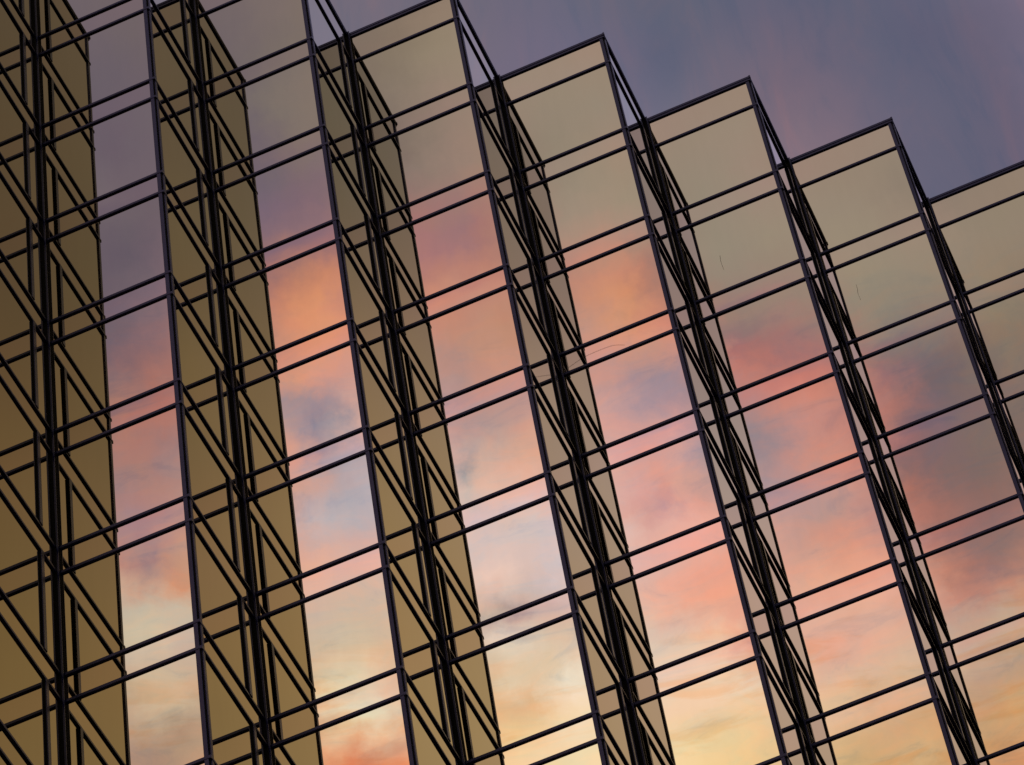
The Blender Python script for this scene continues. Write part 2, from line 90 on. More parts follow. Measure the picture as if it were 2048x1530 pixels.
"61 55 90 60 54 90 59 54 89 58 53 89 58 53 89 57 52 89 57 52 89 57 52 89 56 51 88 55 49 87 56 49 87 58 52 89 60 53 90 60 54 92 60 54 93 60 54 94 60 55 94 62 56 94 67 60 94 76 68 93 84 75 93 87 77 94 85 76 94 85 75 92 85 75 90 87 78 90 94 84 95 103 90 101 113 96 108 121 101 113 124 105 115 124 108 117 124 111 119 124 112 120 122 112 119 123 113 119 124 113 120 126 113 120 126 113 119 126 112 118 125 111 117 125 110 116 124 110 115 123 110 115 122 109 114 121 109 114 120 108 114 119 108 114 118 108 114 117 107 115 117 107 115 116 107 116 115 106 117 114 106 118 114 106 119 114 106 121 113 106 122 113 106 124 113 106 126 113 106 128 114 107 131 114 107 133 114 107 136",
"60 55 89 59 54 89 59 54 89 58 53 89 57 53 89 57 52 89 57 52 89 56 51 89 56 51 88 56 50 88 58 51 89 59 53 90 60 54 90 60 54 91 60 54 91 60 55 92 61 56 92 64 59 92 71 66 91 78 73 92 85 77 93 87 78 93 86 77 91 85 76 89 85 76 87 88 79 89 94 85 93 101 91 98 109 97 104 116 102 109 119 105 112 121 108 114 121 111 116 121 112 117 122 112 117 123 112 117 125 112 116 127 111 116 127 111 115 126 111 115 125 110 115 123 110 115 122 109 114 121 109 114 120 108 113 119 108 113 119 108 113 118 107 113 117 107 114 116 106 114 115 106 115 115 106 116 114 106 117 113 105 118 113 105 119 112 105 120 112 105 122 112 105 124 112 105 126 112 105 128 112 106 130 112 106 132 113 106 134",
"60 54 89 59 54 89 58 53 89 58 53 89 57 53 89 57 52 89 57 52 89 57 52 89 56 52 89 57 52 89 58 53 90 60 54 90 60 54 90 60 55 90 61 55 90 61 57 90 63 58 90 66 62 90 72 68 90 78 73 91 84 76 93 86 77 92 85 76 89 84 76 87 85 76 84 87 78 85 93 84 89 100 91 95 107 98 100 113 103 105 116 105 108 118 107 110 119 109 112 119 110 113 120 111 114 122 111 114 123 110 114 125 110 113 125 110 113 124 109 113 123 109 113 122 109 113 121 108 113 120 108 113 119 107 112 118 107 112 117 107 113 116 106 113 115 106 113 115 106 114 114 105 114 113 105 115 113 105 116 112 105 117 112 104 118 111 104 120 111 104 121 111 104 123 111 104 125 110 104 127 110 104 129 111 105 131 111 105 133",
"59 54 88 59 54 88 58 53 88 58 53 89 58 53 89 57 53 89 57 53 89 57 53 89 57 53 89 57 53 90 58 53 90 60 54 89 61 55 89 61 56 89 62 56 89 63 58 89 64 59 90 66 61 90 70 65 90 75 69 90 78 72 90 82 74 90 83 75 88 84 76 86 85 77 84 88 79 84 93 84 87 99 90 92 106 96 97 112 101 102 114 103 105 116 105 107 117 107 109 118 108 110 119 108 111 120 109 111 121 109 111 122 108 111 122 108 111 122 108 111 121 108 112 120 107 112 119 107 111 118 107 111 117 106 111 116 106 112 115 106 112 115 105 112 114 105 113 113 105 113 112 104 114 112 104 115 111 104 116 111 104 117 110 103 118 110 103 119 109 103 121 109 103 122 109 103 124 109 103 125 109 103 127 109 103 129 109 103 131",
"59 54 88 58 54 88 58 54 88 58 54 88 58 54 89 58 54 89 58 54 89 59 54 89 59 54 90 59 54 89 60 55 88 61 55 87 62 56 87 63 57 88 63 57 88 64 59 89 66 60 90 68 62 90 71 64 91 75 68 91 78 71 91 81 73 90 83 75 88 84 76 86 85 78 85 87 80 84 92 84 86 99 89 90 105 94 95 110 98 99 112 101 102 113 103 104 114 104 106 115 105 107 116 106 108 117 106 109 118 107 109 119 107 109 119 107 110 119 106 110 118 106 110 117 106 110 117 106 110 116 105 110 115 105 111 114 105 111 114 104 111 113 104 111 112 104 112 111 103 113 111 103 113 110 103 114 110 103 115 109 103 116 109 102 117 108 102 118 108 102 120 108 102 121 107 102 122 107 102 124 107 102 125 107 102 127 107 102 129",
"58 54 88 58 54 88 58 54 88 58 54 88 58 54 88 59 54 89 59 55 89 60 55 89 61 56 90 62 56 89 63 57 88 63 57 86 64 57 87 64 58 88 65 59 88 66 60 89 67 61 90 70 63 91 73 66 92 77 69 93 81 72 94 82 73 91 83 75 89 84 76 87 86 78 86 88 81 86 92 84 87 97 88 90 102 92 94 106 95 97 109 98 99 110 100 102 112 102 103 113 103 105 114 104 106 114 104 107 115 105 107 116 105 108 116 105 108 116 105 108 115 104 109 115 104 109 114 104 109 114 104 109 113 104 110 112 103 110 112 103 110 111 103 111 110 103 111 110 102 112 109 102 113 109 102 113 108 102 114 108 101 115 107 101 116 107 101 117 106 101 119 106 101 120 106 101 121 105 101 122 105 101 124 105 100 125 105 100 126",
"58 54 87 58 54 88 58 54 88 58 54 88 59 54 88 59 55 89 60 55 89 61 56 89 63 57 90 64 58 90 65 58 89 65 58 88 65 58 88 65 59 88 66 60 88 67 61 89 69 62 90 71 64 91 74 66 92 77 69 93 80 71 93 82 73 91 83 75 90 84 77 88 86 78 87 89 81 87 92 84 88 96 87 90 100 90 93 103 93 95 105 95 98 107 97 99 109 99 101 110 100 103 111 101 104 112 102 105 112 102 105 113 103 106 113 103 106 113 103 107 113 103 107 112 103 107 112 103 108 111 102 108 111 102 109 110 102 109 110 102 109 109 102 110 108 101 110 108 101 111 107 101 112 107 101 113 106 100 113 106 100 114 105 100 115 105 100 116 105 100 117 104 100 119 104 99 120 104 99 121 103 99 122 103 99 123 103 99 124",
"58 54 87 58 54 87 58 54 87 59 55 88 59 55 88 60 55 88 61 56 89 62 57 89 63 57 89 64 58 89 65 59 89 65 59 88 66 59 88 66 60 88 67 61 88 68 62 89 70 63 90 72 65 90 74 67 91 77 69 91 79 71 91 81 73 91 82 75 90 84 76 89 86 78 88 88 81 89 91 83 89 94 86 91 97 88 92 100 91 94 102 93 96 104 95 98 105 97 99 107 98 101 108 99 102 109 100 103 109 100 104 110 101 104 110 101 105 110 101 105 110 101 106 110 101 106 109 101 107 109 101 107 109 101 107 108 101 108 108 100 108 107 100 109 107 100 110 106 100 110 105 100 111 105 99 112 105 99 112 104 99 113 104 99 114 103 99 115 103 98 116 102 98 117 102 98 118 102 98 119 101 98 120 101 97 121 101 97 122",
"58 54 87 58 54 87 58 54 87 59 55 87 59 55 88 60 56 88 61 56 88 62 57 89 63 58 89 64 58 89 65 59 89 65 59 88 66 60 88 66 61 88 67 61 88 69 62 89 70 64 89 72 65 90 74 67 90 76 69 90 78 71 90 80 72 90 81 74 90 83 76 89 85 78 89 87 80 89 90 82 90 92 85 91 95 87 92 97 89 94 99 91 95 101 93 97 102 94 98 104 96 99 105 97 100 106 97 101 106 98 102 107 98 103 107 99 103 107 99 104 107 99 104 107 99 105 107 99 105 107 99 106 106 99 106 106 99 107 105 99 107 105 99 108 105 99 109 104 98 109 104 98 110 103 98 111 103 98 111 102 98 112 102 97 113 101 97 114 101 97 115 101 97 116 100 97 117 100 96 118 100 96 118 99 96 119 99 96 120",
]
CLEAR_AZ=(1.5,28.0)
CLEAR=[
"209 159 143 205 161 153 203 165 162 205 169 169 205 171 168 201 168 157 193 161 141 182 152 124 170 141 108 157 130 95 145 118 83 134 109 74 125 102 67 118 95 61",
"206 157 145 203 160 155 201 164 165 204 170 173 205 173 173 201 169 161 193 161 143 182 152 124 169 141 108 156 128 94 143 117 82 132 107 73 123 100 66 116 94 60",
"202 155 146 200 158 158 199 163 168 204 170 178 206 174 179 201 170 165 193 162 144 182 152 125 169 140 107 154 127 93 140 115 81 130 106 72 121 98 65 114 92 59",
"199 153 148 197 157 160 197 162 171 204 171 184 207 176 185 202 171 168 192 162 146 181 152 125 168 140 107 153 126 92 138 113 80 127 104 71 119 96 64 112 90 58",
"195 150 149 195 155 162 195 161 175 204 172 190 208 178 191 202 171 172 192 162 147 181 152 125 167 140 106 151 125 91 136 111 78 125 102 70 116 94 63 109 88 57",
"190 147 150 193 154 165 196 162 180 206 174 196 210 180 198 203 172 175 192 162 147 181 153 124 167 140 105 149 123 89 133 109 77 123 100 68 114 92 62 107 86 56",
"185 143 150 190 152 167 199 163 186 207 175 202 212 182 206 204 172 178 192 161 148 181 153 124 167 139 105 148 122 88 130 107 75 120 98 67 112 91 61 104 84 55",
"180 140 150 188 150 169 200 164 191 209 176 208 215 183 212 204 171 180 191 161 148 181 153 123 167 139 104 146 120 86 127 104 73 118 96 66 109 89 60 102 83 54",
"175 136 150 185 147 170 199 164 195 208 175 213 218 183 216 204 170 181 190 160 148 181 153 122 167 139 103 145 118 85 124 102 71 117 95 65 107 87 59 100 81 53",
"170 132 149 181 144 170 195 160 197 207 173 216 218 181 218 204 170 183 190 160 149 180 152 121 168 140 103 144 116 83 120 99 69 116 94 64 105 85 58 97 79 52",
"164 128 147 178 141 170 191 156 196 205 170 217 218 179 219 204 169 186 189 159 150 180 151 121 170 140 104 144 116 82 118 96 67 116 93 64 103 84 57 95 77 50",
"158 124 146 174 137 169 188 150 194 203 166 216 217 177 221 202 168 188 188 159 151 178 149 121 170 139 104 145 116 81 120 97 67 116 92 63 103 83 56 93 75 49",
"153 120 144 169 133 168 185 145 191 199 162 215 213 175 223 199 167 190 186 157 153 176 146 119 167 135 101 145 115 80 122 97 68 115 91 63 101 81 54 92 74 48",
"148 117 142 165 130 166 182 141 189 195 158 214 206 174 225 195 166 192 182 155 154 174 143 119 165 131 99 143 113 81 123 97 69 113 89 63 99 80 53 90 72 47",
"143 114 140 161 127 165 178 138 188 189 155 212 198 172 227 191 165 195 178 152 157 172 141 120 162 129 98 140 112 81 123 96 71 110 87 62 96 77 52 88 71 46",
"139 111 138 157 124 163 173 135 186 182 151 210 188 167 224 187 164 199 174 149 161 170 140 121 160 128 98 137 110 82 122 95 73 107 85 62 94 76 51 86 69 45",
"135 110 137 153 122 162 169 132 185 175 147 208 177 162 221 184 162 201 174 149 165 168 139 123 158 128 98 136 109 83 121 93 74 104 83 62 91 73 51 85 68 45",
"132 109 136 150 120 161 164 129 183 168 143 204 168 155 215 179 159 200 172 148 167 165 138 124 156 128 99 135 108 83 119 92 74 101 80 61 89 72 51 84 66 44",
"130 108 135 146 118 159 160 127 181 162 139 199 161 149 208 172 153 195 168 145 167 163 136 125 153 126 100 132 107 82 115 90 71 97 78 59 88 70 50 82 65 44",
"128 108 135 143 117 158 155 125 178 156 134 193 154 142 199 166 147 189 165 142 163 159 134 124 149 123 100 127 103 80 111 87 69 94 75 58 86 68 49 81 63 43",
"126 108 134 140 117 158 149 124 176 151 130 187 147 135 190 159 140 180 162 139 158 155 130 123 145 119 99 121 98 78 106 84 66 89 72 56 85 67 49 79 61 43",
"125 108 135 138 116 157 145 122 174 147 127 182 144 128 180 152 133 171 158 135 153 149 125 121 141 115 99 115 94 76 100 81 64 85 69 53 82 64 47 77 59 42",
"124 109 135 135 116 157 142 122 173 143 123 177 141 122 169 146 125 162 151 128 145 142 118 118 135 110 97 109 90 74 96 79 61 81 66 52 77 61 45 74 57 41",
"124 109 135 134 116 157 140 121 173 140 121 173 138 116 159 139 118 153 141 119 137 133 111 114 129 105 95 103 85 72 94 77 60 77 64 50 73 57 43 71 55 40",
"123 110 136 132 116 158 138 121 173 137 119 171 132 112 155 131 111 144 131 110 128 124 104 110 123 101 94 98 81 70 93 77 58 74 62 49 69 54 42 68 53 39",
"122 110 137 131 116 158 137 121 175 134 118 170 126 109 152 124 105 137 122 102 121 118 98 106 117 96 91 94 79 69 89 74 57 71 59 48 65 52 41 65 51 39",
"122 110 137 130 116 159 137 122 177 132 117 169 120 107 149 116 100 131 114 97 115 111 92 102 107 89 86 89 75 68 82 69 55 68 57 47 62 50 41 63 49 39",
"121 110 138 129 116 159 136 122 178 129 116 168 116 105 145 110 96 126 108 93 110 104 86 98 98 83 81 83 71 66 76 64 53 65 55 46 60 49 40 60 48 39",
"120 110 138 127 115 158 135 122 178 126 115 167 112 103 142 106 94 122 103 90 106 97 82 93 89 77 77 78 68 64 72 61 52 63 54 46 58 48 40 58 46 39",
"119 110 138 125 115 157 131 119 174 123 113 163 109 101 139 103 92 119 99 88 103 91 78 89 82 72 74 73 65 61 69 60 52 61 53 45 57 47 40 57 45 39",
"118 109 138 123 113 154 127 116 168 120 110 159 107 98 137 102 91 118 96 86 102 84 75 86 76 68 71 69 61 59 68 60 52 59 52 45 55 46 40 55 45 39",
"117 109 137 120 112 152 123 113 162 116 108 154 105 97 135 100 91 117 93 84 101 79 73 83 71 65 68 65 59 56 67 59 53 58 51 45 55 45 40 54 45 39",
"115 108 136 118 110 149 119 110 157 113 105 150 104 96 132 98 90 116 90 83 101 76 71 82 67 63 66 63 57 55 65 58 52 57 50 45 54 45 40 53 45 39",
"113 107 135 115 108 146 115 108 151 110 103 145 101 94 130 95 88 114 86 81 100 73 69 81 64 61 64 61 55 54 62 55 51 57 50 45 53 45 40 52 45 39",
"111 105 133 113 106 142 112 105 147 107 100 141 99 93 127 93 87 113 83 79 98 71 68 80 62 60 64 59 54 54 60 53 50 57 50 45 53 45 40 52 45 39",
"110 104 132 110 104 139 109 103 142 104 98 137 97 91 125 90 85 111 81 77 96 69 67 79 61 59 63 58 53 53 59 52 50 57 50 46 53 45 41 51 45 39",
"108 103 130 107 102 136 105 101 138 101 96 133 94 90 122 87 83 109 78 76 95 68 66 78 60 58 63 57 52 53 60 53 50 57 50 46 52 45 41 50 45 39",
"105 101 128 105 101 133 103 98 134 98 94 129 92 88 119 85 82 107 76 74 93 66 65 77 59 57 63 57 52 52 61 54 52 57 50 47 52 45 42 50 45 39",
"103 100 126 102 99 130 100 96 131 95 92 126 89 86 117 82 80 105 74 73 91 65 64 77 59 57 63 57 53 53 61 54 52 57 50 48 52 45 42 50 45 39",
"101 98 124 100 97 127 97 94 127 93 90 123 87 85 114 80 78 103 73 71 90 65 63 76 59 57 64 57 53 55 60 53 52 57 50 48 51 45 43 50 45 39",
"99 97 122 98 95 124 95 93 124 90 88 120 85 83 111 78 77 101 71 70 89 64 63 76 59 57 64 57 53 56 58 53 52 56 49 48 51 45 43 50 45 39",
"97 95 120 95 93 122 92 91 121 88 87 117 83 82 109 76 76 99 70 69 87 63 62 75 58 57 64 57 53 56 57 52 52 55 49 48 50 45 43 50 45 39",
"95 94 118 93 92 119 90 89 118 86 85 114 81 80 107 75 74 97 68 68 86 62 62 75 58 56 65 56 53 57 56 51 52 53 48 48 50 45 44 50 45 40",
]
EAST_AZ=(-15.0,15.0); EAST_EL=(53.5,57.7)
EAST=[
"48 39 53 47 39 53 47 39 54 47 39 54 46 39 54 47 39 53 51 39 51 55 40 50 46 36 48 34 32 47 31 30 45 34 30 45 42 36 53 52 44 66 61 53 78 70 60 88 77 66 97 79 69 100 76 69 100 75 69 100 74 68 100 73 68 100 72 67 100 71 66 99",
"46 38 52 45 38 52 44 38 53 43 37 54 40 37 54 37 36 51 41 35 48 44 34 46 37 32 46 30 30 45 28 28 44 33 30 45 41 35 52 49 43 63 58 50 74 66 57 84 72 63 92 74 66 97 72 67 99 71 68 100 71 68 100 71 68 100 70 67 100 70 66 98",
"44 37 50 43 37 51 42 36 52 39 35 52 34 33 50 28 30 46 33 32 46 33 31 46 31 30 45 29 30 45 30 30 46 34 33 49 40 37 55 47 43 63 54 49 72 60 54 80 65 59 87 67 62 92 68 64 96 68 66 98 68 66 99 69 67 100 69 66 99 68 64 96",
"43 37 48 41 36 48 40 35 49 36 34 49 33 33 47 29 31 45 29 31 45 30 31 46 30 31 46 30 31 47 32 32 49 35 35 52 40 38 57 45 43 63 51 47 70 56 52 77 60 56 83 62 59 87 64 61 91 65 63 94 66 64 96 66 65 96 66 64 96 65 62 93",
"42 36 47 40 36 47 38 35 47 36 34 47 33 33 47 30 32 46 30 31 46 30 31 46 30 32 47 31 33 49 33 34 51 36 36 54 40 39 58 44 43 63 49 47 69 52 50 74 56 53 79 58 56 83 60 58 87 62 60 89 63 61 91 63 61 92 63 61 91 63 60 90",
]


world = bpy.data.worlds.new("World")
world.use_nodes = True
nt = world.node_tree
nt.nodes.clear()


class NB:
    """small node-building helper"""
    def __init__(self, nt): self.nt = nt
    def new(self, t, **kw):
        n = self.nt.nodes.new(t)
        for k, v in kw.items(): setattr(n, k, v)
        return n
    def put(self, sock, v):
        if hasattr(v, 'links'): self.nt.links.new(v, sock)
        else: sock.default_value = v
    def math(self, op, a, b=0.0, c=0.0, clamp=False):
        n = self.new('ShaderNodeMath', operation=op, use_clamp=clamp)
        self.put(n.inputs[0], a); self.put(n.inputs[1], b); self.put(n.inputs[2], c)
        return n.outputs[0]
    def mix(self, f, a, b):
        n = self.new('ShaderNodeMix', data_type='RGBA', blend_type='MIX')
        self.put(n.inputs[0], f)
        for s, v in ((n.inputs[6], a), (n.inputs[7], b)):
            if hasattr(v, 'links'): self.nt.links.new(v, s)
            else: s.default_value = (*v, 1)
        return n.outputs[2]
    def scale(self, c, f):
        n = self.new('ShaderNodeMix', data_type='RGBA', blend_type='MULTIPLY')
        n.inputs[0].default_value = 1.0
        self.nt.links.new(c, n.inputs[6])
        if hasattr(f, 'links'): self.nt.links.new(f, n.inputs[7])
        else: n.inputs[7].default_value = (f, f, f, 1)
        return n.outputs[2]
    def maprange(self, v, a, b, c=0.0, d=1.0, kind='LINEAR'):
        n = self.new('ShaderNodeMapRange', interpolation_type=kind, clamp=True)
        for i, x in enumerate((v, a, b, c, d)): self.put(n.inputs[i], x)
        return n.outputs[0]
    def noise(self, vec, scale, detail, rough, lac=2.0):
        n = self.new('ShaderNodeTexNoise')
        self.nt.links.new(vec, n.inputs['Vector'])
        n.inputs['Scale'].default_value = scale
        n.inputs['Detail'].default_value = detail
        n.inputs['Roughness'].default_value = rough
        n.inputs['Lacunarity'].default_value = lac
        return n
    def ramp(self, fac, colours):
        n = self.new('ShaderNodeValToRGB')
        r = n.color_ramp
        r.interpolation = 'LINEAR'
        k = len(colours)
        for i, c in enumerate(colours):
            p = i / (k - 1)
            e = r.elements[i] if i < 2 else r.elements.new(p)
            if i < 2: e.position = p
            e.color = (*c, 1)
        self.put(n.inputs[0], fac)
        return n.outputs[0]
    def combine(self, x, y, z):
        n = self.new('ShaderNodeCombineXYZ')
        for i, v in enumerate((x, y, z)): self.put(n.inputs[i], v)
        return n.outputs[0]
    def table(self, rows, az_range, el_range, az, el):
        """bilinear colour table: one ramp along the azimuth per elevation row"""
        f = self.maprange(az, az_range[0], az_range[1])
        rows = [[float(v) / 250 for v in r.split()] for r in rows]
        top = max(max(r) for r in rows)
        out = None
        step = (el_range[1] - el_range[0]) / (len(rows) - 1)
        for i, r in enumerate(rows):
            cols = [tuple(v / top for v in r[j:j + 3]) for j in range(0, len(r), 3)]
            g = bpy.data.node_groups.new("sky row", 'ShaderNodeTree')
            g.interface.new_socket("f", in_out='INPUT', socket_type='NodeSocketFloat')
            g.interface.new_socket("c", in_out='OUTPUT', socket_type='NodeSocketColor')
            q = NB(g)
            gi, go = q.new('NodeGroupInput'), q.new('NodeGroupOutput')
            fg = gi.outputs[0]
            if len(cols) <= 32: c = q.ramp(fg, cols)
            else:                      # two ramps side by side, sharing their middle column
                h = len(cols) // 2
                c = q.mix(q.math('GREATER_THAN', fg, 0.5),
                          q.ramp(q.maprange(fg, 0.0, 0.5), cols[:h + 1]), q.ramp(q.maprange(fg, 0.5, 1.0), cols[h:]))
            g.links.new(c, go.inputs[0])
            gn = self.new('ShaderNodeGroup')
            gn.node_tree = g
            self.put(gn.inputs[0], f)
            c = gn.outputs[0]
            if out is None: out = c
            else:
                e1 = el_range[0] + i * step
                out = self.mix(self.maprange(el, e1 - step, e1), out, c)
        return self.scale(out, top)


b = NB(nt)
co = b.new('ShaderNodeTexCoord').outputs['Generated']
nrm = b.new('ShaderNodeVectorMath', operation='NORMALIZE')
nt.links.new(co, nrm.inputs[0])
sp = b.new('ShaderNodeSeparateXYZ')
nt.links.new(nrm.outputs[0], sp.inputs[0])
X, Y, Z = sp.outputs
deg = 180 / math.pi
el = b.math('MULTIPLY', b.math('ARCSINE', Z), deg)
az_w = b.math('MULTIPLY', b.math('ARCTAN2', X, b.math('MULTIPLY', Y, -1.0)), deg)   # from the south (behind the camera)
az_e = b.math('MULTIPLY', b.math('ARCTAN2', X, Y), deg)                             # from the north
# wind-torn edges: the cloud field is warped by turbulence in its own plane
flat = b.combine(b.math('MULTIPLY', az_w, 0.64), el, 0.0)
w1 = b.noise(flat, 0.55, 6.0, 0.58)
ws = b.new('ShaderNodeSeparateColor')
nt.links.new(w1.outputs['Color'], ws.inputs[0])
amp = b.maprange(az_w, -4.0, 3.0, 1.0, 0.25)
du = b.math('MULTIPLY', b.math('SUBTRACT', ws.outputs[0], 0.5), b.math('MULTIPLY', amp, 0.5))
dv = b.math('MULTIPLY', b.math('SUBTRACT', ws.outputs[1], 0.5), b.math('MULTIPLY', amp, 0.28))
w3 = b.noise(flat, 2.4, 5.0, 0.6)
w3s = b.new('ShaderNodeSeparateColor')
nt.links.new(w3.outputs['Color'], w3s.inputs[0])
du = b.math('ADD', du, b.math('MULTIPLY', b.math('SUBTRACT', w3s.outputs[0], 0.5), b.math('MULTIPLY', amp, 1.3)))
dv = b.math('ADD', dv, b.math('MULTIPLY', b.math('SUBTRACT', w3s.outputs[1], 0.5), b.math('MULTIPLY', amp, 0.55)))
azc = b.math('ADD', az_w, du)
elc = b.math('ADD', el, dv)
sunset = b.table(SUNSET, SUNSET_AZ, SUNSET_EL, azc, elc)
clear = b.table(CLEAR, CLEAR_AZ, SUNSET_EL, az_w, el)
west = b.mix(b.maprange(azc, 0.8, 2.6, kind='SMOOTHSTEP'), sunset, clear)
# fine streaks of high cloud
streak_co = b.combine(b.math('MULTIPLY', az_w, 0.30), b.math('MULTIPLY', el, 1.1), 3.7)
st = b.noise(streak_co, 1.7, 9.0, 0.64)
st.inputs['Distortion'].default_value = 0.9
band = b.math('MULTIPLY', b.maprange(b.math('ADD', elc, b.math('MULTIPLY', azc, 0.10)), 51.6, 49.7, kind='SMOOTHSTEP'), b.maprange(az_w, -1.0, 4.0, 1.0, 0.0))
wisp = b.math('MULTIPLY', b.maprange(st.outputs['Fac'], 0.44, 0.60, kind='SMOOTHSTEP'), band)
gap = b.math('MULTIPLY', b.maprange(st.outputs['Fac'], 0.46, 0.32, kind='SMOOTHSTEP'), band)
def tinted(c, f, rgb):
    return b.scale(c, b.mix(f, (1.0, 1.0, 1.0), rgb))
west = tinted(west, wisp, (1.09, 1.0, 0.955))
west = tinted(west, gap, (0.86, 0.92, 0.99))
# thin orange-brown bars of cloud low down towards the sunset
bar_co = b.combine(b.math('MULTIPLY', az_w, 0.16), b.math('ADD', b.math('MULTIPLY', el, 1.0), b.math('MULTIPLY', az_w, 0.035)), 11.3)
br = b.noise(bar_co, 2.1, 8.0, 0.6)
br.inputs['Distortion'].default_value = 0.5
low = b.math('MULTIPLY', b.maprange(b.math('ADD', el, b.math('MULTIPLY', az_w, 0.06)), 46.9, 45.3, kind='SMOOTHSTEP'), b.maprange(az_w, -1.0, 4.0, 1.0, 0.0))
west = tinted(west, b.math('MULTIPLY', b.maprange(br.outputs['Fac'], 0.50, 0.66, kind='SMOOTHSTEP'), low), (0.985, 0.87, 0.76))
# the darker eastern sky seen directly above the roof
flat_e = b.combine(b.math('MULTIPLY', az_e, 0.58), el, 9.0)
w2 = b.noise(flat_e, 0.6, 5.0, 0.55)
w2s = b.new('ShaderNodeSeparateColor')
nt.links.new(w2.outputs['Color'], w2s.inputs[0])
aze = b.math('ADD', az_e, b.math('MULTIPLY', b.math('SUBTRACT', w2s.outputs[0], 0.5), 2.0))
ele = b.math('ADD', el, b.math('MULTIPLY', b.math('SUBTRACT', w2s.outputs[1], 0.5), 1.2))
east = b.table(EAST, EAST_AZ, EAST_EL, aze, ele)
pl_co = b.combine(b.math('MULTIPLY', az_e, 0.75), b.math('MULTIPLY', el, 0.38), 2.0)
pl = b.noise(pl_co, 0.9, 8.0, 0.6)
pl.inputs['Distortion'].default_value = 0.6
east = tinted(east, b.maprange(pl.outputs['Fac'], 0.47, 0.66, kind='SMOOTHSTEP'), (1.15, 1.03, 0.99))
east = tinted(east, b.maprange(pl.outputs['Fac'], 0.47, 0.30, kind='SMOOTHSTEP'), (0.84, 0.94, 0.98))
side = b.maprange(Y, -0.25, 0.25, kind='SMOOTHSTEP')
sky_c = b.mix(side, west, east)
# physical dusk sky fills everything away from the cloud field
ns = b.new('ShaderNodeTexSky', sky_type='NISHITA')
ns.sun_disc = False
ns.sun_elevation = R(SUN_EL)
ns.sun_rotation = R(180 + SUN_AZ) if False else math.atan2(to_sun.x, to_sun.y)
nish = b.scale(ns.outputs[0], 0.06)
dist = b.math('MAXIMUM', b.maprange(el, 43.0, 20.0, kind='SMOOTHSTEP'), b.maprange(el, 60.0, 80.0, kind='SMOOTHSTEP'))
final = b.mix(b.math('MULTIPLY', dist, 0.75), sky_c, nish)
bg = b.new('ShaderNodeBackground')
nt.links.new(final, bg.inputs[0])
bg.inputs[1].default_value = 1.0
scene.world = world
wo = b.new('ShaderNodeOutputWorld')
nt.links.new(bg.outputs[0], wo.inputs[0])

# ------------------------------------------------------------------ materials
def new_mat(name):
    mt = bpy.data.materials.new(name)
    mt.use_nodes = True
    t = mt.node_tree
    return mt, NB(t), t.nodes['Principled BSDF']


def glass_mat(name, tint):
    mt, n, bs = new_mat(name)
    tc = n.new('ShaderNodeTexCoord').outputs['Object']
    s = n.new('ShaderNodeMapping')
    n.nt.links.new(tc, s.inputs[0])
    s.inputs['Scale'].default_value = (3.0, 3.0, 0.25)
    info = n.new('ShaderNodeObjectInfo')
    # rain streaks and a film of dust, running down each pane
    dirt = n.noise(s.outputs[0], 2.0, 5.0, 0.6)
    f = n.maprange(dirt.outputs['Fac'], 0.35, 0.75, 1.0, 0.98)
    r = n.maprange(info.outputs['Random'], 0.0, 1.0, 0.965, 1.03)
    base = n.new('ShaderNodeRGB'); base.outputs[0].default_value = (*tint, 1)
    c = n.scale(n.scale(base.outputs[0], f), r)
    n.nt.links.new(c, bs.inputs['Base Color'])
    bs.inputs['Metallic'].default_value = 1.0
    bs.inputs['Roughness'].default_value = 0.0
    return mt


M_VISION = glass_mat("gold mirror glass", (0.615, 0.525, 0.355))
M_SPANDREL = glass_mat("gold spandrel glass", (0.635, 0.515, 0.365))


def metal_mat():
    mt, n, bs = new_mat("dark anodised aluminium")
    tc = n.new('ShaderNodeTexCoord').outputs['Object']
    a = n.noise(tc, 1.7, 4.0, 0.6)
    base = n.mix(n.maprange(a.outputs['Fac'], 0.3, 0.7), (0.006, 0.007, 0.036), (0.010, 0.011, 0.052))
    sp_ = n.noise(tc, 16.0, 3.0, 0.6)
    speck = n.maprange(sp_.outputs['Fac'], 0.79, 0.80)
    base = n.mix(n.math('MULTIPLY', speck, 0.5), base, (0.30, 0.27, 0.25))
    n.nt.links.new(base, bs.inputs['Base Color'])
    bs.inputs['Metallic'].default_value = 0.0
    n.nt.links.new(n.maprange(a.outputs['Fac'], 0.3, 0.7, 0.26, 0.38), bs.inputs['Roughness'])
    bs.inputs['Specular IOR Level'].default_value = 0.36
    bs.inputs['Specular Tint'].default_value = (0.50, 0.54, 1.0, 1)
    return mt


M_METAL = metal_mat()


def plain_mat(name, c1, c2, scale, rough):
    mt, n, bs = new_mat(name)
    tc = n.new('ShaderNodeTexCoord').outputs['Object']
    a = n.noise(tc, scale, 6.0, 0.6)
    n.nt.links.new(n.mix(a.outputs['Fac'], c1, c2), bs.inputs['Base Color'])
    bs.inputs['Roughness'].default_value = rough
    return mt


M_GASKET = plain_mat("black rubber gasket", (0.004, 0.004, 0.005), (0.007, 0.0065, 0.008), 3.0, 0.8)
M_GASKET.node_tree.nodes['Principled BSDF'].inputs['Specular IOR Level'].default_value = 0.08
M_PAVING = plain_mat("stone paving", (0.05, 0.05, 0.05), (0.09, 0.088, 0.085), 0.8, 0.85)
M_THREAD = plain_mat("brown grime", (0.05, 0.04, 0.035), (0.09, 0.07, 0.06), 3.0, 0.9)
M_ROOF = plain_mat("grey roof membrane", (0.12, 0.12, 0.12), (0.2, 0.2, 0.2), 0.5, 0.9)

